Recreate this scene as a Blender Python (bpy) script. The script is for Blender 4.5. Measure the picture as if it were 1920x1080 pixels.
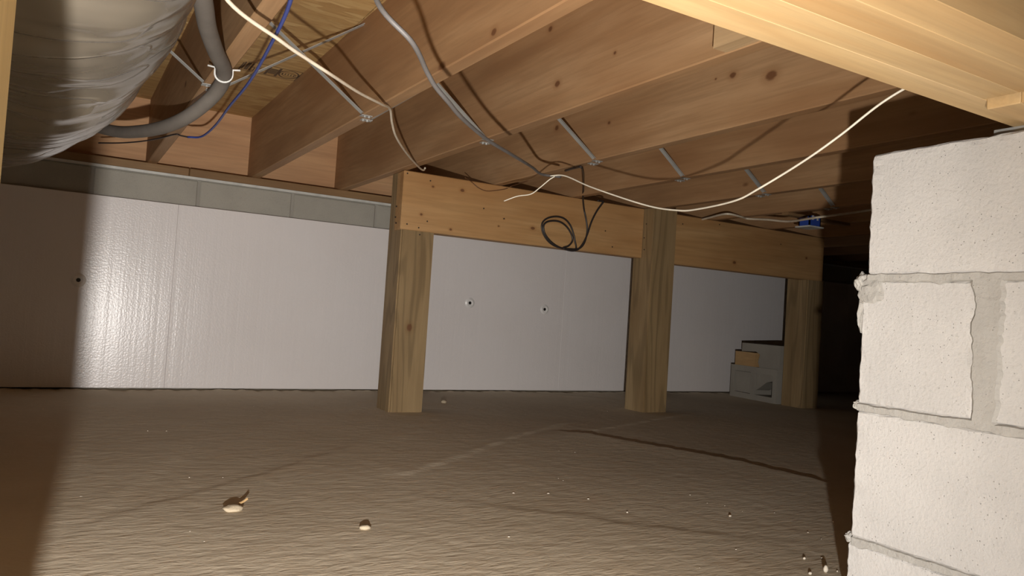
import bpy, bmesh, math, random
import numpy as np
from mathutils import Vector, Matrix, noise as mnoise

for o in list(bpy.data.objects): bpy.data.objects.remove(o, do_unlink=True)
S = bpy.context.scene
C = S.collection
ZC = 0.412                      # camera height above the floor; survey numbers below are relative to the lens

# ---------------------------------------------------------------- camera
FPX = 1398.5
YAW, PITCH, ROLL = 0.52080545, 0.03404326, -0.06518476
_f = Vector((math.sin(YAW)*math.cos(PITCH), math.cos(YAW)*math.cos(PITCH), math.sin(PITCH)))
_r = Vector((math.cos(YAW), -math.sin(YAW), 0)); _u = _r.cross(_f)
c_, s_ = math.cos(ROLL), math.sin(ROLL)
RT = c_*_r - s_*_u; UP = s_*_r + c_*_u; FW = _f
cam_d = bpy.data.cameras.new('camera'); cam = bpy.data.objects.new('camera', cam_d); C.objects.link(cam)
cam_d.sensor_fit = 'HORIZONTAL'; cam_d.sensor_width = 36.0; cam_d.lens = FPX*36.0/1920.0
cam_d.clip_start = 0.02; cam_d.clip_end = 60
m3 = Matrix((RT, UP, -FW)).transposed()
cam.matrix_world = Matrix.Translation((0, 0, ZC)) @ m3.to_4x4()
S.camera = cam

# ---------------------------------------------------------------- light and exposure
S.view_settings.view_transform = 'Standard'; S.view_settings.look = 'None'
S.view_settings.exposure = 0.15; S.view_settings.gamma = 1.0; S.view_settings.use_curve_mapping = False
W = bpy.data.worlds.new('world'); S.world = W; W.use_nodes = True
W.node_tree.nodes['Background'].inputs[0].default_value = (0, 0, 0, 1)
W.node_tree.nodes['Background'].inputs[1].default_value = 0.0
def lamp(name, loc, energy, color, radius, aim=None, size=None, blend=1.0):
    l = bpy.data.lights.new(name, 'SPOT' if aim else 'POINT'); l.energy = energy; l.color = color; l.shadow_soft_size = radius
    o = bpy.data.objects.new(name, l); C.objects.link(o); o.location = (loc[0], loc[1], loc[2]+ZC)
    if aim:
        l.spot_size = math.radians(size); l.spot_blend = blend
        o.rotation_euler = Vector(aim).to_track_quat('-Z', 'Y').to_euler()
    return o
# hand torch held low beside the photographer
lamp('torch_offscreen', (-0.06, -0.16, -0.215), 205, (1.0, 0.955, 0.905), 0.009, (0.08, 1.0, 0.0), 142, 1.0)

# ---------------------------------------------------------------- pixel helpers (1920x1080 photo)
def ray(x, y): return FW + RT*((x-960)/FPX) - UP*((y-540)/FPX)
def atz(x, y, z): d = ray(x, y); return d*(z/d.z)
def aty(x, y, Y): d = ray(x, y); return d*(Y/d.y)
def atx(x, y, X): d = ray(x, y); return d*(X/d.x)
def atd(x, y, dep): return ray(x, y)*dep

# ---------------------------------------------------------------- object helpers
def tag(o, label=None, cat=None, group=None, kind=None):
    if label: o['label'] = label
    if cat: o['category'] = cat
    if group: o['group'] = group
    if kind: o['kind'] = kind
    return o
def wpos(o):
    p = Vector((0, 0, 0))
    while o: p += Vector(o.location); o = o.parent
    return p
def mk(name, verts, faces, mat, parent=None, smooth=False, origin=None):
    """verts in lens-relative metres; the object's origin goes to the centre of its base"""
    vs = [Vector(v) for v in verts]
    if origin is None:
        xs = [v.x for v in vs]; ys = [v.y for v in vs]; zs = [v.z for v in vs]
        origin = Vector(((min(xs)+max(xs))/2, (min(ys)+max(ys))/2, min(zs)))
    origin = Vector(origin)
    me = bpy.data.meshes.new(name); me.from_pydata([v-origin for v in vs], [], faces); me.update()
    if smooth: me.polygons.foreach_set('use_smooth', [True]*len(me.polygons))
    if mat: me.materials.append(mat)
    o = bpy.data.objects.new(name, me); C.objects.link(o)
    w = origin + Vector((0, 0, ZC))
    if parent: o.parent = parent; o.location = w - wpos(parent)
    else: o.location = w
    return o
def empty(name, loc):
    o = bpy.data.objects.new(name, None); C.objects.link(o); o.empty_display_size = .05
    o.location = (loc[0], loc[1], loc[2]+ZC); return o

class MB:
    def __init__(s): s.v = []; s.f = []
    def add(s, v, f):
        n = len(s.v); s.v += [Vector(p) for p in v]; s.f += [tuple(i+n for i in q) for q in f]; return s
    def hexa(s, b, t):
        """bottom quad b (ccw from above) and top quad t"""
        return s.add(list(b)+list(t), [(3,2,1,0),(4,5,6,7),(0,1,5,4),(1,2,6,5),(2,3,7,6),(3,0,4,7)])
    def box(s, x0, x1, y0, y1, z0, z1):
        return s.hexa([(x0,y0,z0),(x1,y0,z0),(x1,y1,z0),(x0,y1,z0)], [(x0,y0,z1),(x1,y0,z1),(x1,y1,z1),(x0,y1,z1)])
    def cbox(s, x0, x1, y0, y1, z0, z1, c=.004):
        """box with chamfered edges"""
        bm = bmesh.new(); bmesh.ops.create_cube(bm, size=1)
        for v in bm.verts:
            v.co = Vector((x0 if v.co.x < 0 else x1, y0 if v.co.y < 0 else y1, z0 if v.co.z < 0 else z1))
        bmesh.ops.bevel(bm, geom=list(bm.edges), offset=c, segments=1, affect='EDGES')
        return s.bm(bm)
    def bm(s, bm):
        bm.verts.index_update(); bm.verts.ensure_lookup_table()
        s.add([v.co.copy() for v in bm.verts], [tuple(v.index for v in f.verts) for f in bm.faces]); bm.free(); return s
    def tube(s, pts, r, n=8, cap=True, flat=1.0):
        P = [Vector(p) for p in pts]; rr = r if callable(r) else (lambda t: r)
        T = [(P[min(i+1, len(P)-1)]-P[max(i-1, 0)]).normalized() for i in range(len(P))]
        up = Vector((0, 0, 1)) if abs(T[0].z) < .9 else Vector((1, 0, 0))
        U = (up - T[0]*up.dot(T[0])).normalized(); vs = []; fs = []
        for i, (p, t) in enumerate(zip(P, T)):
            U = (U - t*U.dot(t)).normalized(); Vv = t.cross(U); q = rr(i/(len(P)-1))
            for k in range(n):
                a = 2*math.pi*k/n; vs.append(p + U*(q*math.cos(a)) + Vv*(q*flat*math.sin(a)))
        for i in range(len(P)-1):
            for k in range(n):
                a, b = i*n+k, i*n+(k+1) % n; fs.append((a, b, b+n, a+n))
        if cap: fs.append(tuple(range(n))[::-1]); fs.append(tuple((len(P)-1)*n+k for k in range(n)))
        return s.add(vs, fs)
    def build(s, name, mat, parent=None, smooth=False, origin=None): return mk(name, s.v, s.f, mat, parent, smooth, origin)

def cat_rom(P, n=8):
    P = [Vector(p) for p in P]; Q = [2*P[0]-P[1]] + P + [2*P[-1]-P[-2]]; out = []
    for i in range(1, len(Q)-2):
        a, b, c, d = Q[i-1:i+3]
        for k in range(n):
            t = k/n; out.append(.5*((2*b)+(c-a)*t+(2*a-5*b+4*c-d)*t*t+(-a+3*b-3*c+d)*t**3))
    return out + [P[-1]]

# ---------------------------------------------------------------- materials
class NT:
    def __init__(s, name):
        s.m = bpy.data.materials.new(name); s.m.use_nodes = True; s.t = s.m.node_tree; s.n = s.t.nodes
        s.b = s.n['Principled BSDF']
    def node(s, typ, **kw):
        x = s.n.new(typ)
        for k, v in kw.items(): setattr(x, k, v)
        return x
    def link(s, a, b): s.t.links.new(a, b)
    def set(s, node, **kw):
        for k, v in kw.items():
            i = node.inputs[k.replace('_', ' ')]
            if hasattr(v, 'links') or isinstance(v, bpy.types.NodeSocket): s.link(v, i)
            else: i.default_value = v
        return node
    def coords(s, scale=(1, 1, 1), rnd=True, off=(0, 0, 0)):
        tc = s.node('ShaderNodeTexCoord'); mp = s.node('ShaderNodeMapping'); mp.inputs['Scale'].default_value = scale
        mp.inputs['Location'].default_value = off
        v = tc.outputs['Object']
        if rnd:
            oi = s.node('ShaderNodeObjectInfo'); mu = s.node('ShaderNodeVectorMath', operation='SCALE')
            mu.inputs[0].default_value = (7.3, 11.7, 5.9); s.link(oi.outputs['Random'], mu.inputs['Scale'])
            ad = s.node('ShaderNodeVectorMath', operation='ADD'); s.link(v, ad.inputs[0]); s.link(mu.outputs[0], ad.inputs[1]); v = ad.outputs[0]
        s.link(v, mp.inputs['Vector']); return mp.outputs[0]
    def noise(s, vec, scale=1, detail=4, rough=.55, dist=0):
        x = s.node('ShaderNodeTexNoise'); s.link(vec, x.inputs['Vector'])
        x.inputs['Scale'].default_value = scale; x.inputs['Detail'].default_value = detail
        x.inputs['Roughness'].default_value = rough; x.inputs['Distortion'].default_value = dist; return x.outputs['Fac']
    def ramp(s, fac, stops):
        x = s.node('ShaderNodeValToRGB'); el = x.color_ramp.elements
        while len(el) < len(stops): el.new(.5)
        for e, (p, c) in zip(el, stops): e.position = p; e.color = (*c, 1) if len(c) == 3 else c
        s.link(fac, x.inputs[0]); return x.outputs[0]
    def mix(s, fac, a, b, mode='MIX'):
        x = s.node('ShaderNodeMix', data_type='RGBA', blend_type=mode)
        for v, i in ((fac, 0), (a, 6), (b, 7)):
            if isinstance(v, bpy.types.NodeSocket): s.link(v, x.inputs[i])
            elif isinstance(v, (int, float)): x.inputs[i].default_value = v
            else: x.inputs[i].default_value = (*v, 1)
        return x.outputs[2]
    def math(s, op, a, b=0, c=None):
        x = s.node('ShaderNodeMath', operation=op)
        for i, v in enumerate((a, b) if c is None else (a, b, c)):
            if isinstance(v, bpy.types.NodeSocket): s.link(v, x.inputs[i])
            else: x.inputs[i].default_value = v
        return x.outputs[0]
    def mr(s, v, a, b, c=0, d=1):
        x = s.node('ShaderNodeMapRange'); x.interpolation_type = 'SMOOTHSTEP'
        s.link(v, x.inputs[0])
        for i, q in zip((1, 2, 3, 4), (a, b, c, d)): x.inputs[i].default_value = q
        return x.outputs[0]
    def bump(s, h, strength=.3, dist=.002, prev=None):
        x = s.node('ShaderNodeBump'); x.inputs['Strength'].default_value = strength; x.inputs['Distance'].default_value = dist
        s.link(h, x.inputs['Height'])
        if prev is not None: s.link(prev, x.inputs['Normal'])
        return x.outputs[0]
    def done(s, color=None, rough=.6, normal=None, metal=0, spec=.5, **kw):
        b = s.b
        if color is not None:
            if isinstance(color, bpy.types.NodeSocket): s.link(color, b.inputs['Base Color'])
            else: b.inputs['Base Color'].default_value = (*color, 1)
        if isinstance(rough, bpy.types.NodeSocket): s.link(rough, b.inputs['Roughness'])
        else: b.inputs['Roughness'].default_value = rough
        b.inputs['Metallic'].default_value = metal; b.inputs['Specular IOR Level'].default_value = spec
        if normal is not None: s.link(normal, b.inputs['Normal'])
        for k, v in kw.items(): b.inputs[k.replace('_', ' ')].default_value = v
        return s.m

def sc(axis, along, across):
    return tuple(along if a == axis else across for a in 'xyz')
def wood(name, axis, dark, mid, light, knots=(), patch=1.0, rough=.62, rings=0.0, knotcol=(.13, .05, .02), autoknots=True):
    t = NT(name)
    v1 = t.coords(sc(axis, 1.1, 9)); n1 = t.noise(v1, 1, 5, .55, .6)
    v2 = t.coords(sc(axis, 4, 90)); n2 = t.noise(v2, 1, 3, .6, .2)
    v3 = t.coords(sc(axis, 1.6, 3.2)); n3 = t.noise(v3, 1, 3, .5)
    col = t.ramp(n1, [(.30, dark), (.5, mid), (.70, light)])
    col = t.mix(t.mr(n2, .35, .7, 0, .38), col, tuple(x*.62 for x in mid))
    col = t.mix(t.mr(n3, .40, .75, 0, .45*patch), col, tuple(x*f for x, f in zip(dark, (.88, .75, .62))))
    if rings:
        v4 = t.coords(sc(axis, .55, 7)); n4 = t.noise(v4, 1, 2, .4, .2)
        w = t.math('SINE', t.math('MULTIPLY', n4, 95.0)); col = t.mix(t.mr(w, .15, 1, 0, rings), col, tuple(x*.5 for x in dark))
    if autoknots:
        v5 = t.coords(sc(axis, 1.3, 2.6)); vo = t.node('ShaderNodeTexVoronoi'); vo.inputs['Scale'].default_value = 1.6
        t.link(v5, vo.inputs['Vector']); col = t.mix(t.mr(vo.outputs['Distance'], .02, .055, .75, 0), col, knotcol)
    tc = t.node('ShaderNodeTexCoord')
    for (p, r) in knots:
        mp = t.node('ShaderNodeMapping', vector_type='TEXTURE'); mp.inputs['Location'].default_value = p
        mp.inputs['Scale'].default_value = sc(axis, 1.35, 1.0); t.link(tc.outputs['Object'], mp.inputs['Vector'])
        ln = t.node('ShaderNodeVectorMath', operation='LENGTH'); t.link(mp.outputs[0], ln.inputs[0])
        wob = t.math('ADD', ln.outputs['Value'], t.math('MULTIPLY', n2, r*.7))
        col = t.mix(t.mr(wob, r*.9, r*2.2, .35, 0), col, (dark[0]*.75, dark[1]*.6, dark[2]*.45))
        col = t.mix(t.mr(wob, r*.75, r*1.2, .85, 0), col, knotcol)
    nb = t.bump(n2, .25, .0015)
    return t.done(col, rough, nb, spec=.3)

JD, JM, JL = (.315, .172, .082), (.41, .240, .118), (.50, .315, .168)
def m_joist(knots=()): return wood('joist_wood', 'y', JD, JM, JL, knots)
M = {}
M['joist'] = m_joist()
M['cleat'] = wood('cleat_wood', 'y', (.46, .29, .145), (.58, .40, .22), (.68, .50, .30), patch=.5, autoknots=False)
M['girder'] = wood('girder_wood', 'x', (.41, .25, .108), (.52, .365, .185), (.60, .445, .255), patch=.55, autoknots=False)
M['rim'] = wood('rim_wood', 'x', (.46, .25, .125), (.55, .32, .165), (.62, .38, .20), patch=.4)
M['sill'] = wood('sill_wood', 'x', (.20, .115, .05), (.27, .16, .075), (.33, .21, .10))
M['post'] = wood('treated_post_wood', 'z', (.235, .158, .076), (.32, .222, .112), (.385, .280, .152), rings=.38, patch=.8, autoknots=False)
M['scrap'] = wood('scrap_wood', 'y', (.45, .27, .12), (.55, .36, .17), (.62, .43, .22))
M['near_post'] = wood('near_post_wood', 'z', (.55, .45, .26), (.62, .52, .31), (.68, .58, .37), patch=.3, autoknots=False)

def m_osb():
    t = NT('subfloor_osb')
    vo = t.node('ShaderNodeTexVoronoi'); vo.inputs['Scale'].default_value = 1
    v = t.coords((14, 60, 10)); n = t.noise(t.coords((5, 5, 5)), 1, 2)
    t.link(v, vo.inputs['Vector'])
    col = t.ramp(t.math('FRACT', t.math('MULTIPLY', vo.outputs['Color'], 1.0)), [(.1, (.40, .235, .09)), (.5, (.52, .33, .135)), (.9, (.61, .42, .19))])
    col = t.mix(t.mr(n, .4, .7, 0, .5), col, (.43, .26, .10))
    fine = t.noise(t.coords((25, 160, 20)), 1, 3); col = t.mix(t.mr(fine, .55, .75, 0, .5), col, (.30, .16, .055))
    return t.done(col, .6, t.bump(vo.outputs['Distance'], .25, .002), spec=.3)
M['osb'] = m_osb()

def m_block(name, base, dark, pore=.8, rough=.9):
    t = NT(name)
    n1 = t.noise(t.coords((6, 6, 6)), 1, 4); n2 = t.noise(t.coords((210, 210, 210)), 1, 3, .6)
    vo = t.node('ShaderNodeTexVoronoi'); vo.inputs['Scale'].default_value = 150; t.link(t.coords(), vo.inputs['Vector'])
    col = t.mix(t.mr(n1, .35, .7), base, tuple(x*.9 for x in base))
    col = t.mix(t.mr(n2, .58, .75, 0, .55), col, dark)
    pit = t.mr(vo.outputs['Distance'], .06, .16, 1, 0)
    n3 = t.noise(t.coords((30, 30, 30)), 1, 2); pit = t.math('MULTIPLY', pit, t.mr(n3, .42, .58))
    col = t.mix(t.math('MULTIPLY', pit, pore), col, tuple(x*.55 for x in dark))
    h = t.math('SUBTRACT', n2, pit)
    return t.done(col, rough, t.bump(h, .5, .0024), spec=.2)
M['block'] = m_block('pale_concrete_block', (.525, .507, .486), (.385, .368, .346))
M['mortar'] = m_block('pier_mortar', (.405, .388, .358), (.32, .305, .28), .3)
M['wallblock'] = m_block('grey_wall_block', (.40, .38, .33), (.26, .245, .215), .3)
M['wallmortar'] = m_block('wall_mortar', (.36, .34, .30), (.25, .24, .21), .3)
M['cmu'] = m_block('stacked_block_grey', (.36, .335, .29), (.25, .23, .20), .5)
M['stone'] = m_block('floor_stone', (.46, .38, .27), (.34, .28, .20), .2)
M['pebble'] = m_block('floor_pebble', (.58, .52, .43), (.42, .37, .30), .2)

def m_foam():
    t = NT('white_foam_board')
    tc = t.coords((1, 1, 1), rnd=True)
    rib = t.noise(t.coords((95, 1, .7)), 1, 3, .65)
    rib2 = t.noise(t.coords((17, 1, .12)), 1, 3, .75)
    bead = t.noise(t.coords((140, 140, 140)), 1, 2, .5)
    n = t.noise(t.coords((2, 2, 2)), 1, 3)
    col = t.mix(t.mr(n, .3, .7), (.80, .765, .755), (.775, .735, .72))
    nb = t.bump(rib2, .22, .006); nb = t.bump(rib, .13, .0022, nb); nb = t.bump(bead, .40, .0014, nb)
    return t.done(col, .26, nb, spec=.42)
M['foam'] = m_foam()
def m_floor():
    t = NT('floor_slab')
    big = t.noise(t.coords((1.3, 1.3, 1), False), 1, 5, .6); med = t.noise(t.coords((7, 7, 1), False), 1, 4, .6)
    # ripples lie across the torch beam: stretched along the wall
    rot = t.node('ShaderNodeMapping'); tc = t.node('ShaderNodeTexCoord'); t.link(tc.outputs['Object'], rot.inputs['Vector'])
    rot.inputs['Rotation'].default_value = (0, 0, math.radians(32)); rot.inputs['Scale'].default_value = (26, 85, 1)
    rip = t.noise(rot.outputs[0], 1, 4, .62, .6)
    fine = t.noise(t.coords((230, 230, 1), False), 1, 3, .6)
    col = t.ramp(big, [(.3, (.51, .43, .315)), (.5, (.575, .495, .375)), (.7, (.615, .54, .42))])
    col = t.mix(t.mr(med, .5, .75, 0, .35), col, (.57, .44, .30))
    col = t.mix(t.mr(fine, .55, .75, 0, .25), col, (.36, .28, .20))
    nb = t.bump(med, .25, .006); nb = t.bump(rip, .65, .0034, nb); nb = t.bump(fine, .2, .0006, nb)
    return t.done(col, .8, nb, spec=.3)
M['floor'] = m_floor()
def m_duct():
    t = NT('grey_duct_wrap')
    w = t.noise(t.coords((3, 12, 12), False), 1, 2, .5, .3); w2 = t.noise(t.coords((1.3, 15, 13), False), 1, 1, .4, .35)
    n = t.noise(t.coords((4, 4, 4), False), 1, 3)
    col = t.mix(t.mr(n, .35, .7), (.095, .083, .068), (.14, .120, .092))
    nb = t.bump(w, .40, .014); ridge = t.mr(t.math('ABSOLUTE', t.math('SUBTRACT', w2, .5)), .0, .035, 1, 0); nb = t.bump(ridge, .35, .0030, nb)
    return t.done(col, .17, nb, spec=.75, metal=.1)
M['duct'] = m_duct()
def plain(name, col, rough=.5, metal=0, spec=.5):
    t = NT(name); n = t.noise(t.coords((20, 20, 20)), 1, 3)
    return t.done(t.mix(t.mr(n, .35, .7), col, tuple(x*.85 for x in col)), rough, None, metal, spec)
M['pipe'] = plain('grey_pipe_foam', (.165, .145, .125), .7)
M['white_cable'] = plain('cream_cable', (.80, .70, .55), .45)
M['bright_cable'] = plain('white_wire', (.86, .80, .66), .45)
M['grey_cable'] = plain('grey_cable', (.12, .11, .105), .55)
M['black_cable'] = plain('black_cable', (.030, .024, .022), .4)
M['brown_wire'] = plain('brown_wire', (.16, .07, .03), .5)
M['blue_cable'] = plain('blue_cable', (.035, .065, .32), .45)
M['blue_plastic'] = plain('blue_plastic', (.035, .085, .42), .4)
M['galv'] = plain('galvanised_steel', (.42, .42, .40), .35, .35)
M['clamp'] = plain('white_clamp', (.75, .75, .72), .4)
M['dark'] = plain('screw_recess_shade', (.02, .018, .017), .5, .4)  # near-black: shade inside the washer's screw recess put into the colour
M['nail'] = plain('dark_nail', (.06, .045, .035), .5, .5)
M['ink'] = plain('stamp_ink', (.13, .078, .042), .9)
M['cover'] = plain('pale_cover', (.62, .62, .58), .4)
M['washer'] = plain('white_plastic', (.86, .84, .82), .35)
M['foil'] = plain('foil_tape', (.60, .57, .50), .35, .6)

# ================================================================ SETTING
rng = random.Random(7); nrg = np.random.default_rng(5)
X0, X1, Y0, Y1 = -2.4, 6.6, -2.4, 3.66
ZJ = .531; ZS = ZJ+.286; ZF = -ZC
# ---- floor: one slab surface with trowel steps and ripples
def polyline_px(px): return [atz(x, y, ZF) for x, y in px]
STEPS = [  # photo points on the floor, height, reach: near side of the line stands proud
 ([(1040, 806), (1078, 812), (1110, 815), (1200, 832), (1400, 868), (1552, 905), (1640, 928)], .0075, .16),
 ([(1085, 812), (1160, 800), (1330, 770)], -.0030, .10),
 ([(722, 893), (765, 890), (850, 862), (960, 822), (1050, 797), (1090, 790)], -.0030, .12),
 ([(75, 1024), (222, 963), (444, 902), (555, 869), (640, 839), (740, 790)], .0018, .10),
 ([(150, 985), (326, 865), (370, 815)], -.0022, .12),
 ([(726, 921), (970, 954), (1081, 965), (1151, 980), (1299, 996), (1558, 1020)], .0018, .10),
 ([(760, 830), (800, 800), (840, 772)], -.0022, .08),
 ([(970, 737), (1060, 742), (1170, 750)], .003, .08),
]
def floor_h(xs, ys):
    h = np.zeros_like(xs)
    for px, amp, reach in STEPS:
        P = [(p.x, p.y) for p in polyline_px(px)]; best = np.full(xs.shape, 1e9); sd = np.zeros_like(xs); par = np.zeros_like(xs); n = len(P)-1
        for i in range(n):
            ax, ay = P[i]; bx, by = P[i+1]; dx, dy = bx-ax, by-ay; L2 = dx*dx+dy*dy
            t = ((xs-ax)*dx+(ys-ay)*dy)/L2; tc = np.clip(t, 0, 1)
            d = np.hypot(xs-ax-tc*dx, ys-ay-tc*dy); cr = (dx*(ys-ay)-dy*(xs-ax))
            m = d < best; best = np.where(m, d, best); sd = np.where(m, -np.sign(cr)*d, sd); par = np.where(m, (i+t)/n, par)
        # which side is nearer the lens
        mx, my = P[n//2]; ex, ey = P[n//2+1 if n//2+1 <= n else n]; cr0 = (ex-mx)*(0-my)-(ey-my)*(0-mx)
        s = sd*(-1 if cr0 > 0 else 1)      # >0 on the side nearer the lens
        end = np.clip(par*5, 0, 1)*np.clip((1-par)*5, 0, 1)
        s = s+.004*np.sin(xs*40+ys*25)+.0025*np.sin(xs*97-ys*71)
        side = 1/(1+np.exp(-s/.0022))
        h += abs(amp)*end*(side if amp > 0 else 1-side)*np.exp(-best/reach)
    return h
def build_floor():
    fx = np.concatenate([np.arange(X0, -.5, .12), np.arange(-.5, 4.2, .0125), np.arange(4.2, X1+.01, .12)])
    fy = np.concatenate([np.arange(Y0, .6, .12), np.arange(.6, 3.5, .0105), np.arange(3.5, Y1+.06, .05)])
    xs, ys = np.meshgrid(fx, fy); h = floor_h(xs, ys)
    for k in range(14):
        a, w = nrg.uniform(0, 6.28), nrg.uniform(2, 11); p = nrg.uniform(0, 6.28)
        h += .00035*np.sin(w*(np.cos(a)*xs+np.sin(a)*ys)+p)
    # rough edge where the slab meets the foam
    e = np.exp(-((ys-3.40)/.045)**2); r = sum(np.sin(xs*w+p) for w, p in ((23, 1), (57, 2.2), (131, .4), (9, 3)))
    h += e*(.0035*r/2)
    h += .00045*np.sin(xs*61+3*np.sin(ys*23))*np.sin(ys*74+2*np.sin(xs*31))
    n, m = xs.shape; v = np.stack([xs, ys, ZF+h], -1).reshape(-1, 3)
    idx = np.arange(n*m).reshape(n, m); f = np.stack([idx[:-1, :-1], idx[:-1, 1:], idx[1:, 1:], idx[1:, :-1]], -1).reshape(-1, 4)
    me = bpy.data.meshes.new('floor'); me.vertices.add(len(v)); me.vertices.foreach_set('co', (v-np.array([0, 0, ZF])).ravel())
    me.loops.add(f.size); me.loops.foreach_set('vertex_index', f.ravel()); me.polygons.add(len(f))
    me.polygons.foreach_set('loop_start', np.arange(0, f.size, 4)); me.polygons.foreach_set('use_smooth', np.ones(len(f), bool))
    me.update(calc_edges=True); me.materials.append(M['floor'])
    o = bpy.data.objects.new('floor', me); C.objects.link(o); return tag(o, 'brown trowelled slab floor with ripples and low ridges', kind='structure')
build_floor()

# ---- far wall: block backing, one bare course of blocks, foam boards below
YB, YF = 3.46, 3.42
wf = tag(MB().box(X0, X1, YB+.004, Y1+.05, ZF-.05, .484).build('wall_far', M['wallmortar']), 'low grey block wall faced with white foam board', kind='structure')
def rough_block(x0, x1, y0, y1, z0, z1, name, mat, parent, c=.005):
    return MB().cbox(x0, x1, y0, y1, z0, z1, c).build(name, mat, parent)
k = 0
for i in range(-6, 17):
    xa = .40*i; j = rng.uniform(-.0015, .0015)
    rough_block(max(xa+.004, X0), min(xa+.396, X1), YB+j, Y1, .292, .4835+j, 'block', M['wallblock'], wf)
seams = [-2.4, -2.12, .323, 2.293, 4.733, 6.6]
boards = []
for a, b in zip(seams[:-1], seams[1:]):
    boards.append(MB().cbox(a+.0002, b-.0002, YF, YB+.006, ZF+.007, .366, .0012).build('foam_board', M['foam'], wf))
def disc(mb, cx, y, cz, r0, r1, th, n=28, dish=0.0):
    """ring facing the room (-Y)"""
    vs = []; fs = []
    for kk in range(n):
        a = 2*math.pi*kk/n; ca, sa = math.cos(a), math.sin(a)
        vs += [(cx+r0*ca, y-th*.4+dish, cz+r0*sa), (cx+(r0+r1)/2*ca, y-th, cz+(r0+r1)/2*sa), (cx+r1*ca, y, cz+r1*sa)]
    for kk in range(n):
        a, b = kk*3, ((kk+1) % n)*3; fs += [(a, a+1, b+1, b), (a+1, a+2, b+2, b+1)]
    return mb.add(vs, fs)
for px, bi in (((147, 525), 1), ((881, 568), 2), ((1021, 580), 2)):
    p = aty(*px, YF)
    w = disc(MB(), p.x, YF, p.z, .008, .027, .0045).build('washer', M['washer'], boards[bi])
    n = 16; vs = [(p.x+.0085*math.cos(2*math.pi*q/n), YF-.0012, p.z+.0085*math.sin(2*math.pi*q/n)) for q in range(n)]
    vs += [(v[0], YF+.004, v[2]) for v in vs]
    mk('screw_recess', vs, [tuple(range(n))] + [(q, (q+1) % n, (q+1) % n+n, q+n) for q in range(n)], M['dark'], boards[bi])  # dark disc for the screw in its recess, recess shade painted in
for nm, b, lab in (('wall_left', (X0-.2, X0, Y0, Y1+.05), 'grey block wall closing the crawl space beyond the duct'),
                   ('wall_right', (X1, X1+.2, Y0, Y1+.05), 'grey block wall closing the far end beyond the posts'),
                   ('wall_back', (X0-.2, X1+.2, Y0-.2, Y0, ), 'grey block wall behind the photographer')):
    tag(MB().box(b[0], b[1], b[2], b[3], ZF-.05, .53).build(nm, M['wallblock']), lab, kind='structure')

# ---- sill plate, rim board
sp = tag(empty('sill_plate', (2.1, 3.53, .4845)), 'dark timber sill plate on the block wall under the joists', 'sill plate')
MB().box(X0, X1, YB-.006, 3.60, .4845, .4955).build('sill_strip', M['cover'], sp)
MB().cbox(X0, .358, YB+.004, 3.60, .4955, ZJ, .003).build('plank', M['sill'], sp)
MB().cbox(.359, X1, YB+.001, 3.60, .4955, ZJ, .003).build('plank', M['sill'], sp)
tag(MB().box(X0, X1, 3.562, 3.60, ZJ, ZS).build('rim_board', M['rim']), 'orange rim board closing the joist ends above the sill', 'rim board')

# ---- ceiling: subfloor sheets
ce = tag(empty('ceiling', (2.1, .6, ZS)), 'underside of the timber subfloor', kind='structure')
ys_ = [-2.42, -1.62, -.40, .82, 2.04-.0, 3.62]
xs_ = [-2.42, -1.8, .64, 3.08, 5.52, 6.62]
stamp_sheet = None
ys_ = [-2.42, -1.20, .02, 1.24, 2.46, 3.62]
for j in range(5):
    for i in range(5):
        o = MB().box(xs_[i]+.0015, xs_[i+1]-.0015, ys_[j]+.0015, ys_[j+1]-.0015, ZS, ZS+.018).build('subfloor_sheet', M['osb'], ce)
        if i == 1 and j == 4: stamp_sheet = o
# grade stamp printed on the sheet (frame, glyph box, oval)
def stamp():
    mb = MB(); z = ZS-.0006
    A = Vector((.428, 2.832)); U = Vector((.202, .001)); Vv = Vector((.003, -.121))
    def P(u, v): q = A+U*u+Vv*v; return (q.x, q.y, z)
    def line(u0, v0, u1, v1, w):
        a, b = Vector(P(u0, v0)), Vector(P(u1, v1)); d = (b-a).normalized(); n = Vector((-d.y, d.x, 0))*w
        mb.add([a+n, a-n, b-n, b+n], [(0, 1, 2, 3)])
    line(0, 0, 1, 0, .0022); line(.04, 1, 1, 1, .0022); line(1, 0, 1, 1, .0045); line(0, 0, 0, .8, .002)
    line(.44, .06, .44, .94, .0045); line(.62, .06, .62, .94, .0045)
    for a in np.arange(.475, .59, .022): line(a, .25, a, .78, .0016)
    for v in (.28, .5, .74): line(.475, v, .585, v, .002)
    n = 40
    for (ru, rv, w) in ((.165, .40, .0032), (.12, .22, .0014)):
        for q in range(n):
            a, b = 2*math.pi*q/n, 2*math.pi*(q+1)/n
            line(.81+ru*math.cos(a), .5+rv*math.sin(a), .81+ru*math.cos(b), .5+rv*math.sin(b), w)
    for u in (.70, .75, .80, .85, .90): line(u, .42, u, .58, .002); line(u, .42, u+.025, .42, .0015)
    for u in (.03, .08, .11, .16): line(u, .12, u, .9, .0028)
    line(.16, .12, .22, .12, .002); line(.16, .5, .22, .5, .002); line(.22, .12, .22, .5, .002); line(.27, .5, .33, .5, .002)
    for v in (.2, .45, .7): line(.35, v, .41, v, .0016)
    mb.build('grade_stamp', M['ink'], stamp_sheet)
stamp()

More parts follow.
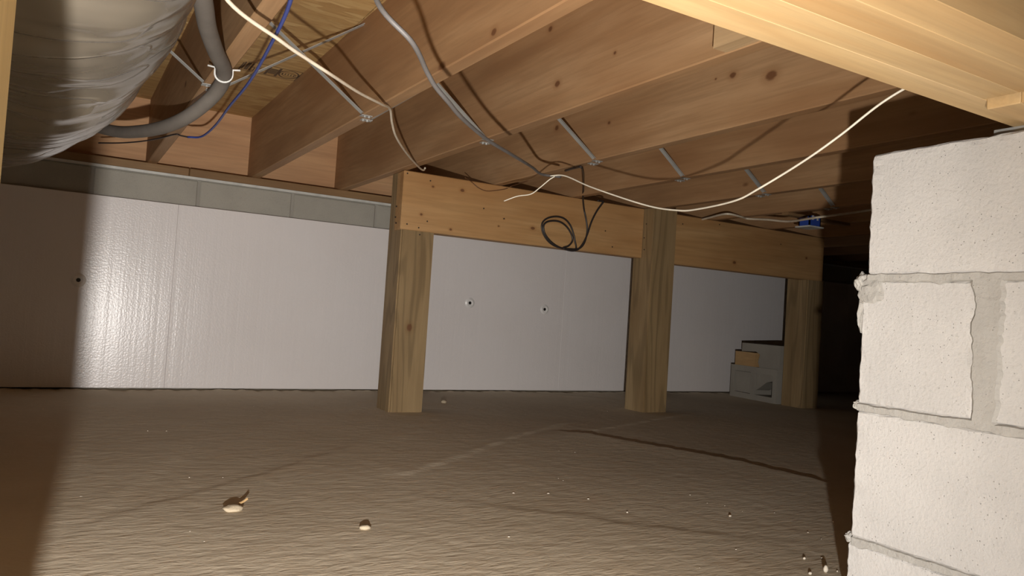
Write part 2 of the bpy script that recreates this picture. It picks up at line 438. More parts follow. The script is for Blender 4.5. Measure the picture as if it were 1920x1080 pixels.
# ================================================================ JOISTS
JX = {-4: (-1.36, -1.43), -3: (-.955, -1.02), -2: (-.55, -.62), -1: (-.145, -.215), 0: (.264, .192), 1: (.680, .612), 2: (1.056, 1.016), 3: (1.462, 1.446), 4: (1.868, 1.832),
      5: (2.277, 2.272), 6: (2.694, 2.680), 7: (3.10, 3.09), 8: (3.50, 3.50), 9: (3.91, 3.91), 10: (4.32, 4.32), 11: (4.72, 4.72), 12: (5.13, 5.13), 13: (5.54, 5.54), 14: (5.94, 5.94)}
def jx(i, y): a, b = JX[i]; return a + (b-a)*(y-.4)/(3.58-.4)
names = ['first', 'second', 'third', 'fourth', 'fifth', 'sixth', 'seventh', 'eighth', 'ninth', 'tenth', 'eleventh', 'twelfth', 'thirteenth', 'fourteenth', 'fifteenth']
knots_px = {1: [((926, 60), .011)], 2: [((1045, 157), .013), ((1032, 54), .011), ((1153, 99), .006)], 3: [((1374, 141), .012), ((1446, 141), .019), ((1342, 148), .004), ((1044, 240), .014), ((1142, 230), .008)],
            4: [((960, 310), .014), ((942, 303), .012)]}
ya, yb = -2.35, 3.561
for i in JX:
    xa, xb = jx(i, ya), jx(i, yb); t = .038
    b = [(xa, ya, ZJ), (xa+t, ya, ZJ), (xb+t, yb, ZJ), (xb, yb, ZJ)]; tp = [(p[0], p[1], ZS) for p in b]
    org = Vector(((xa+xb+t)/2, (ya+yb)/2, ZJ)); kn = []
    for px, r in knots_px.get(i, []):
        p = atx(*px, jx(i, 1.6))
        for _ in range(3): p = atx(*px, jx(i, p.y))
        kn.append((tuple(p-org), r))
    bm = bmesh.new(); vs = [bm.verts.new(p) for p in b+tp]
    for f in [(3,2,1,0),(4,5,6,7),(0,1,5,4),(1,2,6,5),(2,3,7,6),(3,0,4,7)]: bm.faces.new([vs[q] for q in f])
    bm.edges.ensure_lookup_table()
    low = [e for e in bm.edges if all(abs(v.co.z-ZJ) < 1e-6 for v in e.verts) and abs(e.verts[0].co.y-e.verts[1].co.y) > 1]
    bmesh.ops.bevel(bm, geom=low, offset=.003, segments=1, affect='EDGES')
    o = MB().bm(bm).build('floor_joist', m_joist(kn) if kn else M['joist'], origin=org)
    if i < 0: lab = 'floor joist crossing above the grey duct' if i == -1 else '%s floor joist beyond the pipe clamp on the duct side' % names[-i-1]
    elif i == 0: lab = 'floor joist carrying the grey pipe clamp beside the duct'
    else: lab = '%s floor joist counting from the pipe clamp joist toward the pier' % names[i-1]
    tag(o, lab, 'joist', 'floor joists')
# cleat on the side of the second joist near the girder
pc = atx(1340, 92, jx(2, 1.05)-.03)
tag(MB().hexa([(jx(2, .56)-.034, .56, pc.z), (jx(2, .56), .56, pc.z), (jx(2, pc.y)+.0005, pc.y, pc.z), (jx(2, pc.y)-.034, pc.y, pc.z)],
              [(jx(2, .56)-.034, .56, ZS-.002), (jx(2, .56), .56, ZS-.002), (jx(2, pc.y)+.0005, pc.y, ZS-.002), (jx(2, pc.y)-.034, pc.y, ZS-.002)]).build('wood_cleat', M['cleat']),
    'short pale wood cleat nailed to a joist above the girder', 'cleat')

# ================================================================ GIRDER, BEAMS, POSTS
gz0, gz1 = .296, ZJ
g = tag(empty('girder', (2.0, .46, gz0)), 'pale four-ply timber girder resting on the white block pier', 'girder')
GE = atz(1850, 186, gz0).x
for q, (y0, y1) in enumerate([(.4995, .538), (.4610, .4994), (.4205, .4609), (.380, .4204)]):
    d = 0
    if q in (1, 2):
        MB().cbox(X0+.02, GE, y0, y1, gz0+d, gz1, .0007).build('ply', M['girder'], g)
        MB().cbox(GE+.004, X1-.02, y0, y1, gz0-.0115, gz1-.001, .0014).build('ply', M['girder'], g)
    else: MB().cbox(X0+.02, X1-.02, y0, y1, gz0+d, gz1, .0007).build('ply', M['girder'], g)
BY = 2.722; BZ0 = .298
def beam(x0, x1, dz, label, knots):
    t = tag(empty('support_beam', ((x0+x1)/2, BY+.04, BZ0+dz)), label, 'beam')
    org = Vector(((x0+x1)/2, BY+.019, BZ0+dz)); kn = [(tuple(aty(*p, BY)-org), r) for p, r in knots]
    m = wood('beam_wood', 'x', (.385, .205, .080), (.475, .275, .115), (.54, .335, .155), kn, patch=1.3, autoknots=False)
    fp = MB().cbox(x0, x1, BY, BY+.038, BZ0+dz, ZJ-.002, .003).build('ply', m, t, origin=org)
    MB().cbox(x0+.003, x1, BY+.0385, BY+.0765, BZ0+dz+.001, ZJ-.002, .003).build('ply', m, t)
    return fp
b1 = beam(1.046, 2.249, 0, 'orange two-ply beam with a coiled black cable hanging on it', [((867, 357), .010), ((999, 428), .011), ((812, 350), .006), ((845, 430), .007), ((790, 402), .007), ((935, 424), .005), ((945, 410), .004)])
b2 = beam(2.392, 3.535, -.010, 'dim orange two-ply beam above the stacked concrete blocks', [((1377, 492), .012), ((1512, 484), .009)])
def nail_heads(parent, px, Y=None, X=None, r=.0032):
    for p in px:
        c = aty(*p, Y) if Y else atx(*p, X); n = 8; vs = []
        for q in range(n):
            a = 2*math.pi*q/n
            vs.append((c.x+r*math.cos(a), Y-.0012, c.z+r*math.sin(a)) if Y else (X-.0012, c.y+r*math.cos(a), c.z+r*math.sin(a)))
        vs2 = [(v[0], v[1]+.004, v[2]) if Y else (v[0]+.004, v[1], v[2]) for v in vs]
        fs = [tuple(range(n)) if Y else tuple(range(n))[::-1], tuple(range(n, 2*n))] + [(q, (q+1) % n, (q+1) % n+n, q+n) for q in range(n)]
        mk('nail', vs+vs2, fs, M['nail'], parent)
nail_heads(b1, [(764, 325), (807, 339), (763, 420), (785, 427), (801, 415), (907, 391), (945, 410), (1148, 463), (1135, 433)], Y=BY)
nail_heads(b1, [(741, 407), (742, 418), (743, 387)], X=1.046)
nail_heads(b2, [(1464, 458), (1280, 420), (1349, 421)], Y=BY)
def post(x0, x1, y0, y1, top, ledge, label, mat, ny=None):
    """square timber post; ledge=(y, z): the front part is cut down to z so a beam can sit on it"""
    if ledge:
        pr = [(y0, ZF-.01), (y1, ZF-.01), (y1, top), (ledge[0], top), (ledge[0], ledge[1]), (y0, ledge[1])]
    else: pr = [(y0, ZF-.01), (y1, ZF-.01), (y1, top), (y0, top)]
    n = len(pr); bm = bmesh.new()
    a = [bm.verts.new((x0, y, z)) for y, z in pr]; b = [bm.verts.new((x1, y, z)) for y, z in pr]
    bm.faces.new(a); bm.faces.new(b[::-1])
    for q in range(n): bm.faces.new((a[(q+1) % n], a[q], b[q], b[(q+1) % n]))
    bmesh.ops.recalc_face_normals(bm, faces=list(bm.faces)); bm.edges.ensure_lookup_table()
    ve = [e for e in bm.edges if abs(e.verts[0].co.z-e.verts[1].co.z) > .3]
    bmesh.ops.bevel(bm, geom=ve, offset=.006, segments=2, affect='EDGES')
    return tag(MB().bm(bm).build('timber_post', mat), label, 'post')
def post_mat(k): return wood('treated_post_wood', 'z', (.235, .158, .076), (.32, .222, .112), (.385, .280, .152), k, rings=.38, patch=.8, autoknots=False)
o1 = Vector((1.121, 2.792, ZF-.01))
p1 = post(1.051, 1.191, 2.722, 2.862, ZJ-.002, (2.799, BZ0), 'treated timber post with a round knot under the beam end', post_mat([(tuple(aty(768, 614, 2.722)-o1), .016)]))
p2 = post(2.250, 2.391, 2.650, 2.790, ZJ-.001, None, 'full-height treated timber post between the two beams', M['post'])
p3 = post(3.415, 3.550, 2.722, 2.862, ZJ-.002, (2.799, BZ0-.010), 'dim timber post in front of the stacked concrete blocks', M['post'])
p4 = post(-.190, -.046, .388, .530, gz0-.0003, None, 'near pale post under the girder beside the duct', M['near_post'])
nail_heads(p1, [(787, 440)], Y=2.722)
nail_heads(p2, [(1212, 420), (1208, 446), (1208, 468)], X=2.250)

# ================================================================ BLOCK PIER
PX = 1.05
pier = tag(empty('block_pier', (PX+.195, .535, ZF)), 'white concrete block pier carrying the girder', 'pier')
def rblock(x0, x1, y0, y1, z0, z1, name, mat, seed, amp=.0016, cell=.016):
    """block with worn, slightly uneven arrises"""
    bm = bmesh.new(); bmesh.ops.create_cube(bm, size=1)
    for v in bm.verts: v.co = Vector((x0 if v.co.x < 0 else x1, y0 if v.co.y < 0 else y1, z0 if v.co.z < 0 else z1))
    bmesh.ops.bevel(bm, geom=list(bm.edges), offset=.003, segments=1, affect='EDGES')
    bmesh.ops.subdivide_edges(bm, edges=[e for e in bm.edges if e.calc_length() > .08], cuts=22, use_grid_fill=True)
    for v in bm.verts:
        e = sum(1 for a, lo, hi in ((v.co.x, x0, x1), (v.co.y, y0, y1), (v.co.z, z0, z1)) if min(abs(a-lo), abs(a-hi)) < .0045)
        q = v.co*55 + Vector((seed*3.1, seed*1.7, 0)); w = amp*(1.6 if e > 1 else .35)
        v.co += (Vector((mnoise.noise(q), mnoise.noise(q+Vector((9, 0, 0))), mnoise.noise(q+Vector((0, 9, 0)))))*.5+Vector((mnoise.noise(q*3), mnoise.noise(q*3+Vector((9, 0, 0))), mnoise.noise(q*3+Vector((0, 9, 0)))))*.6)*w
    return MB().bm(bm).build(name, mat, pier)
cz = [(.2835, .0970), (.0860, -.1040), (-.1150, -.3075), (-.3185, -.4200)]
yfar = [.729, .736, .735, .741]
for ci, ((zt, zb), yfr) in enumerate(zip(cz, yfar)):
    if ci % 2 == 0:
        rblock(PX, PX+.19, yfr-.39, yfr, zb, zt, 'block', M['block'], ci*2+1); rblock(PX+.20, PX+.39, yfr-.39, yfr, zb, zt, 'block', M['block'], ci*2+2)
    else:
        rblock(PX+.002, PX+.39, .563, yfr, zb, zt, 'block', M['block'], ci*2+1); rblock(PX+.003, PX+.39, yfr-.39, .541, zb, zt, 'block', M['block'], ci*2+2)
def mortar_face(pts_lo, pts_hi, name, proud=.0018, thick=.02):
    """ragged mortar strip on the pier's side face between two outlines of (y, z)"""
    n = len(pts_lo); vs = []
    for (a, b) in zip(pts_lo, pts_hi):
        for s in (0, .12, .5, .88, 1):
            y = a[0]+(b[0]-a[0])*s; z = a[1]+(b[1]-a[1])*s
            d = 0 if s in (0, 1) else proud*(.25+.8*mnoise.noise(Vector((y*45, z*45, 2.3)))+.4*mnoise.noise(Vector((y*160, z*160, 5.3))))
            vs.append((PX+(.0035 if s in (0, 1) else -.0004)-d, y, z))
    fs = [(i*5+j, i*5+j+1, (i+1)*5+j+1, (i+1)*5+j) for i in range(n-1) for j in range(4)]
    k0 = len(vs)
    vs += [(PX+.006, *pts_lo[0]), (PX+.006, *pts_hi[0])]
    return mk(name, vs, fs, M['mortar'], pier)
for ci, (zu, zl) in enumerate([(.0970, .0860), (-.1040, -.1150), (-.3075, -.3185)]):
    MB().box(PX+.0035, PX+.385,   .35, yfar[ci]-.004, zl-.001, zu+.001).build('mortar_bed', M['mortar'], pier)
    lo, hi = [], []
    for k in range(70):
        y = .345+(yfar[ci]-.002-.345)*k/69
        w1 = mnoise.noise(Vector((y*38, ci*7.7, 0))); w2 = mnoise.noise(Vector((y*90, ci*5.1, 4))); w3 = mnoise.noise(Vector((y*30, ci*3.3, 9)))
        hi.append((y, zu+.0005+.0022*w1+.0016*w2)); lo.append((y, zl-.001-.007*max(0, w3+.1)-.002*w2))
    mortar_face(lo, hi, 'mortar_joint')
for ci, (zt, zb) in ((1, cz[1]), (3, cz[3])):
    MB().box(PX+.005, PX+.385, .541, .563, zb, zt).build('mortar_bed', M['mortar'], pier)
    lo, hi = [], []
    for k in range(40):
        z = zb-.003+(zt-zb+.006)*k/39; w1 = mnoise.noise(Vector((z*34, 1.7, ci))); w2 = mnoise.noise(Vector((z*95, 6.1, ci)))
        bulge = .010*math.exp(-((z-.052)/.022)**2)
        lo.append((.529+.006*w2-.004*w1, z)); hi.append((.571+.005*w1+.003*w2-bulge+.004*math.sin(z*22), z))
    mortar_face(lo, hi, 'mortar_joint', .0022)
# mortar squeezed out at the far edge of the first joint
def squeeze(c, rad, seed, name='mortar_lump'):
    bm = bmesh.new(); bmesh.ops.create_icosphere(bm, subdivisions=3, radius=1)
    for v in bm.verts:
        q = v.co*2.1+Vector((seed, 0, 0)); v.co *= 1+.38*mnoise.noise(q)+.16*mnoise.noise(q*3)
        v.co = Vector((c[0]+v.co.x*rad[0], c[1]+v.co.y*rad[1], c[2]+v.co.z*rad[2]))
    MB().bm(bm).build(name, M['mortar'], pier)
squeeze((PX+.010, .741, .083), (.014, .010, .016), 1.3); squeeze((PX+.004, .722, .070), (.0065, .022, .022), 4.1); squeeze((PX+.012, .739, .035), (.012, .006, .030), 7.7)
squeeze((PX+.012, .738, -.108), (.012, .007, .008), 2.2); squeeze((PX+.012, .742, -.312), (.012, .006, .008), 3.9)
tag(MB().box(PX+.022, PX+.36, .502, .562, .2845, .2957).build('metal_shim', M['galv']), 'thin grey metal shim between the girder and the block pier', 'shim')

# ================================================================ DUCT AND PIPE
def duct():
    t = tag(empty('insulated_duct', (-.05, 1.2, .2)), 'fat grey plastic-wrapped insulated duct bending under the joists', 'duct')
    path = cat_rom([(.07, .70, .815), (.055, .73, .64), (-.01, .82, .485), (-.062, 1.0, .430), (-.080, 1.25, .402), (-.185, 1.58, .362), (-.52, 1.86, .362), (-1.1, 1.97, .36), (-1.9, 2.0, .36)], 22)
    P = path; n = 72; r0 = .168
    T = [(P[min(i+1, len(P)-1)]-P[max(i-1, 0)]).normalized() for i in range(len(P))]
    U = Vector((1, 0, 0)); vs = []; L = 0
    for i, (p, tt) in enumerate(zip(P, T)):
        if i: L += (P[i]-P[i-1]).length
        U = (U-tt*U.dot(tt)).normalized(); Vv = tt.cross(U)
        for k in range(n):
            a = 2*math.pi*k/n; cs, sn = math.cos(a), math.sin(a)
            w = mnoise.noise(Vector((cs*1.6, sn*1.6, L*16)))*.0055 + mnoise.noise(Vector((cs*3.2, sn*3.2, L*44)))*.0030 + mnoise.noise(Vector((cs*1.2, sn*1.2, L*4)))*.006
            q = p + (U*cs+Vv*sn)*(r0+w)
            if q.x < .01 and p.z < .5 and q.z > .527: q.z = .527
            vs.append(q)
    fs = [(i*n+k, i*n+(k+1) % n, (i+1)*n+(k+1) % n, (i+1)*n+k) for i in range(len(P)-1) for k in range(n)]
    fs += [tuple(range(n))[::-1], tuple((len(P)-1)*n+k for k in range(n))]
    mk('duct_sleeve', vs, fs, M['duct'], t, smooth=True)
    # crinkled plastic ridges and a torn flap of foil tape
    for (i0, a0, a1, w) in ((66, -2.6, -.4, .0022), (70, -2.3, -.5, .0016), (76, -2.6, -.2, .002), (84, -2.5, -.3, .0018), (58, -2.8, -.6, .002), (94, -2.4, -.4, .0018)):
        pts = []
        for s in range(24):
            a = a0+(a1-a0)*s/23; i = i0 + 2.5*math.sin(s*.5+i0); ii = int(i); fr = i-ii
            tt = T[ii]; Uu = (Vector((1, 0, 0))-tt*tt.x).normalized(); Vv = tt.cross(Uu)
            p = P[ii].lerp(P[ii+1], fr); q = p+(Uu*math.cos(a)+Vv*math.sin(a))*(r0+.001)
            if q.z > .52: continue
            pts.append(q)
        if len(pts) > 3: MB().tube(pts, w, 6).build('wrap_crease', M['duct'], t, smooth=True)
    return t
duct()
def pipe():
    t = tag(empty('insulated_pipe', (.2, 1.9, .45)), 'grey foam-covered pipe looping behind the duct from the joist clamp', 'pipe')
    pts = [atz(362, -60, .510), atz(380, 0, .512), atz(389, 50, .513), atz(404, 95, .513), atz(421, 136, .513)]
    st = atz(421, 136, .513)
    pts += [atd(409, 168, 1.80), atd(380, 198, 1.84), atd(342, 224, 1.89), atd(300, 240, 1.97), atd(255, 247, 2.08), atd(215, 246, 2.2), atd(160, 232, 2.35)]
    sp_ = cat_rom(pts, 10)
    MB().tube(sp_, .0172, 16).build('pipe_sleeve', M['pipe'], t, smooth=True)
    # hanger strap: a U under the pipe with two nailing ears
    c = Vector(st); c.y += .012; d = (Vector(pts[5])-Vector(pts[3])).normalized(); side = Vector((0, 0, 1)).cross(d).normalized()
    q = []
    for s in range(13):
        a = math.pi*s/12; q.append(c + side*(.0195*math.cos(a)) - Vector((0, 0, 1))*(.0195*math.sin(a)))
    q = [q[0]+Vector((0, 0, ZJ-.004-q[0].z)) + side*.016, q[0]+Vector((0, 0, ZJ-.006-q[0].z))] + q + [q[-1]+Vector((0, 0, ZJ-.006-q[-1].z)), q[-1]+Vector((0, 0, ZJ-.004-q[-1].z)) - side*.016]
    MB().tube(q, .0024, 6).build('hanger_strap', M['clamp'], t, smooth=True)
pipe()

# ================================================================ CABLES
def cable(name, pts, r, mat, label, seg=10, n=8):
    return tag(MB().tube(cat_rom(pts, seg), r, n).build(name, mat, smooth=True), label, 'cable')
zj1 = ZJ-.003
cable('white_cable', [Vector((.105, 1.00, .60)), (.108, 1.07, .505), (.150, 1.19, .450), (.262, 1.307, .440), (.327, 1.370, .438), (.387, 1.424, .436), (.491, 1.58, .459), (.600, 1.746, .491), atz(731, 204, zj1),
      atz(735, 230, .518), atz(743, 257, .505), atz(762, 287, .508), atz(785, 313, .522), atz(794, 319, .5275), atz(797, 315, .5295)], .0034, M['white_cable'], 'cream cable strung under two joists down to the beam end')
cable('grey_cable', [(.20, .66, .362), atd(706, 0, .95), (.362, .945, .357), (.411, 1.007, .344), (.438, 1.035, .334), (.476, 1.067, .324), (.534, 1.134, .322), (.654, 1.272, .331), (.775, 1.394, .342), (.881, 1.517, .359), (1.010, 1.69, .389), (1.10, 1.79, .3985), (1.170, 1.80, .403)],
      .0037, M['grey_cable'], 'thick grey sheathed cable hanging below the joists toward the beam')
cable('white_wire', [(1.128, 1.79, .3985), (1.14, 1.73, .392), (1.141, 1.60, .345), (1.141, 1.381, .278), (1.131, 1.257, .253), (1.118, 1.179, .247), (1.080, 1.039, .246), (1.063, .965, .259), (1.060, .869, .294), (1.062, .799, .328), (1.090, .743, .378), (1.118, .690, .412), (1.16, .60, .46), (1.20, .56, .52)],
      .0020, M['bright_cable'], 'white wire swagged from the grey cable end up behind the girder')
cable('thin_white_wire', [atd(1040, 331, 2.12), atd(1030, 337, 2.12), atd(1012, 352, 2.14), atd(995, 364, 2.16), atd(970, 368, 2.18), atd(945, 377, 2.19)], .0016, M['bright_cable'], 'short thin white wire end dangling in front of the beam')
cable('brown_wire', [atz(872, 333, .527), aty(884, 341, BY-.006), aty(897, 352, BY-.005), aty(912, 358, BY-.004), aty(930, 357, BY-.004), aty(948, 354, BY-.004), aty(962, 348, BY-.005), atz(990, 339, .528)], .0018, M['brown_wire'], 'thin brown wire sagging over the top of the beam')
yb_ = BY-.006
cpts = [atz(1060, 320, .526), atz(1078, 315, .524), atz(1092, 316, .520), aty(1094, 345, BY-.16), aty(1093, 370, BY-.05)]
cpts += [aty(x, y, yb_) for x, y in [(1095, 392), (1099, 412), (1101, 432), (1097, 452), (1089, 464), (1076, 468), (1058, 466), (1040, 461), (1026, 450), (1017, 433), (1017, 418), (1027, 409), (1043, 406), (1058, 410), (1069, 422), (1075, 438), (1078, 452)]]
cpts += [aty(x, y, yb_-.006) for x, y in [(1080, 466), (1070, 467), (1052, 465), (1036, 456), (1023, 441), (1019, 426), (1024, 417), (1038, 414), (1052, 417), (1064, 427), (1072, 441), (1073, 452), (1066, 461), (1056, 465)]]
cpts += [aty(x, y, yb_-.012) for x, y in [(1070, 470), (1083, 468), (1093, 457), (1101, 440), (1109, 416), (1119, 396), (1129, 382)]]
cpts += [atz(1131, 378, .5285), atz(1133, 374, .5285)+Vector((0, .05, 0))]
cable('black_cable', cpts, .0041, M['black_cable'], 'black cable looped into a coil on the face of the beam', 7)
bl = [(545, -30, 1.0), (545, 0, 1.1), (520, 60, 1.3), (470, 150, 1.7), (430, 200, 2.0)]
bo = tag(empty('blue_cable', atd(430, 200, 2.0)), 'blue cable with a black tail running back toward the rim board', 'cable')
MB().tube(cat_rom([atd(*p) for p in bl]+[atz(403, 236, .520), atz(378, 256, .520), atz(352, 257, .522)], 10), .0034, 8).build('blue_sheath', M['blue_cable'], bo, smooth=True)
MB().tube(cat_rom([atz(x, y, .5225) for x, y in [(352, 257), (338, 254), (328, 252), (300, 259), (265, 265), (225, 268), (185, 268)]], 10), .0026, 8).build('black_tail', M['black_cable'], bo, smooth=True)
far = [atz(1300, 416, .520), atz(1330, 408, .526), atz(1362, 401, .5275), atz(1388, 406, .526), atz(1402, 410, .5275), atz(1440, 412, .512), atz(1480, 415, .492), atz(1530, 408, .478), atz(1575, 402, .492), atz(1610, 397, .515), atz(1650, 391, .5275)]
cable('distant_white_cable', far, .0050, M['white_cable'], 'cream cable stapled under the far joists past the blue box')

# blue junction box under a far joist
jb = atz(1550, 416, ZJ-.03)
bx = tag(empty('junction_box', (jb.x, jb.y, ZJ-.05)), 'blue plastic junction box with pale cover under the far joists', 'junction box')
x0, x1, y0, y1 = jb.x-.036, jb.x+.040, jb.y+.062, jb.y+.122
for a in ((x0, x0+.006, y0, y1), (x1-.006, x1, y0, y1), (x0, x1, y0, y0+.006), (x0, x1, y1-.006, y1)):
    MB().box(*a, ZJ-.046, ZJ+.0005).build('side_panel', M['blue_plastic'], bx)
MB().box(x0-.010, x1+.010, y0-.010, y1+.010, ZJ-.052, ZJ-.046).build('cover_plate', M['cover'], bx)
MB().box(jx(6, jb.y)+.008, jx(7, jb.y)+.030, y0+.012, y1-.012, ZJ-.012, ZJ+.0005).build('mounting_board', M['sill'], bx)
for a in (-.020, .012): MB().box(jb.x+a, jb.x+a+.008, y0-.003, y0+.001, ZJ-.018, ZJ+.002).build('mounting_tab', M['cover'], bx)

# ================================================================ CROSS BRIDGING
def strap(a, b, label):
    t = tag(empty('bridging_strap', b), label, 'strap', 'steel bridging straps between joists')
    a, b = Vector(a), Vector(b); d = (b-a).normalized(); wy = Vector((0, 1, 0)); nn = d.cross(wy).normalized(); mb = MB(); w, h = .0105, .0035
    # shallow V section: two flanges meeting at a ridge
    for s in (-1, 1):
        q = [a+wy*(s*w), a+nn*h, b+nn*h, b+wy*(s*w)]; off = nn*.0012
        mb.hexa(q if s < 0 else q[::-1], [p+off for p in (q if s < 0 else q[::-1])])
    mb.build('channel', M['galv'], t)
    lo = b if b.z < a.z else a; sg = 1 if (b.x-a.x)*(1 if lo is b else -1) > 0 else -1
    lp = lo+Vector((0, 0, .001)); xe = lo.x
    ft = MB().box(min(xe-.004*sg, xe+.028*sg), max(xe-.004*sg, xe+.028*sg), lo.y-w, lo.y+w, ZJ-.0025, ZJ-.0005).build('nailing_foot', M['galv'], t)
    for k in (.009, .021):
        bm = bmesh.new(); bmesh.ops.create_uvsphere(bm, u_segments=8, v_segments=5, radius=.0042)
        bmesh.ops.translate(bm, verts=list(bm.verts), vec=(xe+k*sg, lo.y, ZJ-.003)); MB().bm(bm).build('nail_head', M['galv'], ft)
    return t
for i in range(-1, 8):
    y = 2.035
    xr, xl = jx(i, y)+.038, jx(i+1, y); nm = 'between the %s and %s joists from the pipe clamp' % (names[i+0] if i >= 0 else 'clamp', names[i+1] if i >= 0 else 'next')
    if i == 0: nm = 'beside the grade stamp and pipe clamp'
    if i == -1: nm = 'above the pipe loop by the duct'
    elif i > 0: nm = 'between joists %s and %s from the pipe clamp' % (names[i-1], names[i])
    strap((xr+.001, y, ZS-.012), (xl-.001, y, ZJ+.004), 'steel strap sloping down toward the pier '+nm)
    strap((xl-.001, y+.045, ZS-.012), (xr+.001, y+.045, ZJ+.004), 'steel strap sloping down toward the duct '+nm)

# ================================================================ STACKED BLOCKS BEHIND THE THIRD POST
A2 = Vector((3.462, 3.284)); B2 = Vector((3.410, 2.896)); dy_ = (B2-A2).normalized(); dx_ = Vector((-dy_.y, dy_.x))
def loc2(s, t, z): q = A2+dy_*s+dx_*t; return (q.x, q.y, z)
def slab(mb, s0, s1, t0, t1, z0, z1): return mb.hexa([loc2(s0, t0, z0), loc2(s1, t0, z0), loc2(s1, t1, z0), loc2(s0, t1, z0)], [loc2(s0, t0, z1), loc2(s1, t0, z1), loc2(s1, t1, z1), loc2(s0, t1, z1)])
z0 = ZF-.002; cm = MB(); D = .19
slab(cm, 0, .395, 0, D, z0, z0+.034); slab(cm, 0, .395, 0, D, z0+.160, z0+.194)
slab(cm, 0, .032, 0, D, z0+.034, z0+.160); slab(cm, .18, .215, 0, D, z0+.034, z0+.160); slab(cm, .363, .395, 0, D, z0+.034, z0+.160)
hb = tag(empty('hollow_block', loc2(.2, .1, z0)), 'hollow concrete block on its side, lowest of the stack behind the post', 'block')
cm.build('block_shell', M['cmu'], hb)
f1 = MB(); slab(f1, .034, .172, .006, .10, z0+.036, z0+.158); f1.build('core_fill', M['cmu'], hb)
f2 = MB(); f2.add([loc2(.217, .012, z0+.160), loc2(.362, .012, z0+.160), loc2(.362, .012, z0+.128), loc2(.30, .012, z0+.112), loc2(.24, .012, z0+.072), loc2(.217, .012, z0+.060),
                   loc2(.217, .11, z0+.160), loc2(.362, .11, z0+.160), loc2(.362, .11, z0+.128), loc2(.30, .11, z0+.112), loc2(.24, .11, z0+.072), loc2(.217, .11, z0+.060)],
                  [(0, 1, 2, 3, 4, 5), (11, 10, 9, 8, 7, 6)]+[(q, q+6, (q+1) % 6+6, (q+1) % 6) for q in range(6)]); f2.build('core_fill', M['cmu'], hb)
zt = z0+.194
ub = MB()
prof = [(.075, .085), (.075, .135), (.40, .135), (.40, .0), (.235, .0), (.222, .03), (.235, .075), (.20, .090)]
n = len(prof); vs = [loc2(s, .012, zt+z) for s, z in prof]+[loc2(s, .17, zt+z) for s, z in prof]
ub.add(vs, [tuple(range(n))[::-1], tuple(range(n, 2*n))]+[(q, (q+1) % n, (q+1) % n+n, q+n) for q in range(n)])
o = ub.build('broken_block', M['cmu']); 
bm = bmesh.new(); bm.from_mesh(o.data); bmesh.ops.recalc_face_normals(bm, faces=list(bm.faces)); bm.to_mesh(o.data); bm.free()
tag(o, 'broken concrete block piece on top of the hollow block', 'block')
ws = MB(); slab(ws, .028, .205, .004, .13, zt, zt+.082)
ws = ws.build('wood_offcut', M['scrap']); tag(ws, 'short wood offcut tucked under the broken block', 'offcut')

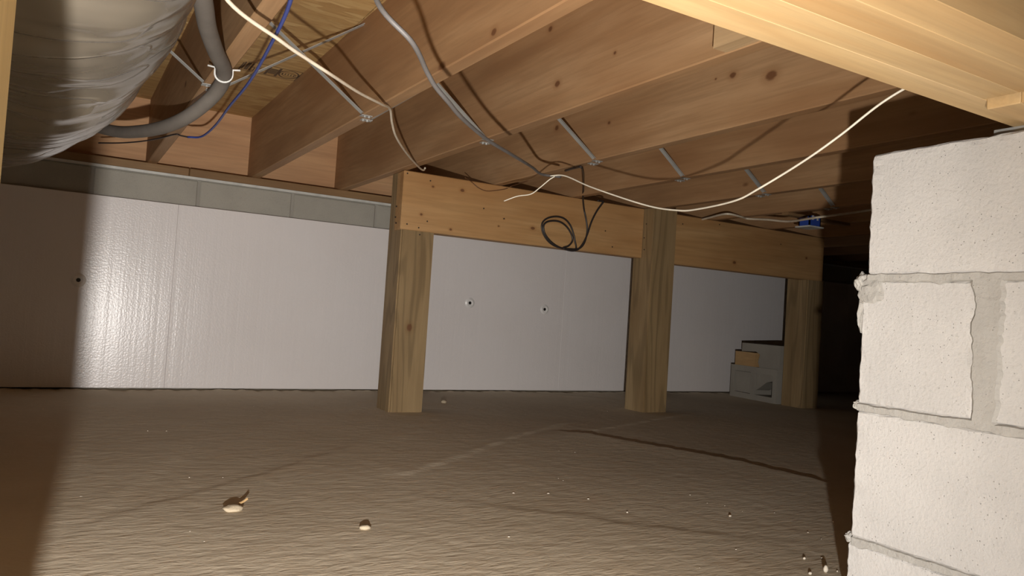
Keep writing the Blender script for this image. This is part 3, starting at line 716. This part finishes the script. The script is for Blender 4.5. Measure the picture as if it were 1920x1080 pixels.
# ================================================================ FLOOR DEBRIS
def stone(px, size, flat, label, seed, mat=None, cat='stone'):
    p = atz(*px, ZF); bm = bmesh.new(); bmesh.ops.create_icosphere(bm, subdivisions=2 if size < .012 else 3, radius=1)
    for v in bm.verts:
        q = v.co*1.4+Vector((seed, seed*.3, 0)); v.co *= 1+.28*mnoise.noise(q)+.08*mnoise.noise(q*3)
        v.co = Vector((p.x+v.co.x*size*1.15, p.y+v.co.y*size*.85, ZF-.001+size*flat*.8+max(v.co.z, -.8)*size*flat))
    o = MB().bm(bm).build('stone' if cat == 'stone' else 'pebble', mat or M['stone'], smooth=True); return tag(o, label, cat, 'loose pebbles on the floor' if cat == 'pebble' else None)
stone((437, 958), .016, .42, 'flat tan stone with a twig lying on the floor slab', 3.3)
tw = atz(452, 950, ZF)
tag(MB().tube([(tw.x-.004, tw.y, ZF+.006), (tw.x+.006, tw.y+.008, ZF+.008), (tw.x+.013, tw.y+.011, ZF+.012)], .0022, 6).build('twig', M['scrap']), 'tiny broken twig beside the flat tan stone', 'twig')
stone((684, 992), .010, .5, 'small flat tan stone alone on the floor slab', 8.1)
stone((832, 756), .011, .8, 'small stone on the floor between the wall and first post', 2.1)
peb = [(963, 925), (1028, 926), (1103, 936), (1176, 961), (954, 1007), (917, 1027), (1000, 1022), (1098, 1053), (1369, 968), (1548, 1072), (1508, 1048), (1519, 1076), (1570, 1071), (1541, 1046), (1380, 1030), (1312, 1065), (1359, 948), (1326, 943), (1294, 928),
       (152, 932), (165, 925), (135, 911), (383, 1016), (355, 895), (418, 895), (277, 808), (312, 808), (383, 792), (476, 762), (569, 789), (951, 778), (957, 799), (1139, 771), (1048, 845), (1078, 848), (1055, 800), (1255, 788), (1047, 897), (1056, 901), (970, 950), (1115, 956), (1515, 998), (1540, 1010), (1562, 978), (702, 764), (1212, 776), (831, 807), (727, 859), (356, 997), (1364, 899), (1432, 914), (1392, 958), (1452, 961), (720, 929)]
bigp = {(1103, 936): .0028, (1369, 968): .0030, (1548, 1072): .0045, (1176, 961): .0022, (1028, 926): .003, (963, 925): .003, (1508, 1048): .003, (1519, 1076): .0032, (954, 1007): .0022, (152, 932): .0028}
def peb_label(p):
    x, y = p
    if x > 1500 and y > 960: return 'tiny pale pebble on the floor beside the foot of the block pier'
    if y < 785 and x < 800: return 'tiny pale pebble on the floor near the first timber post'
    if y < 785: return 'tiny pale pebble on the floor near the second timber post'
    if x < 420 and y > 850: return 'tiny pale pebble on the floor beside the flat tan stone'
    if x < 1000 and y < 860: return 'tiny pale pebble on the bare floor before the first post'
    if x > 1280: return 'tiny pale pebble on the floor between the ridge and the pier'
    if y < 860: return 'tiny pale pebble on the floor beside the tip of the dark ridge'
    return 'tiny pale pebble loose in the middle of the rippled floor'
for k, p in enumerate(peb):
    stone(p, bigp.get(p, rng.uniform(.0010, .0018)), rng.uniform(.6, .95) if p != (1548, 1072) else 1.5, peb_label(p), k*1.37, M['pebble'], 'pebble')
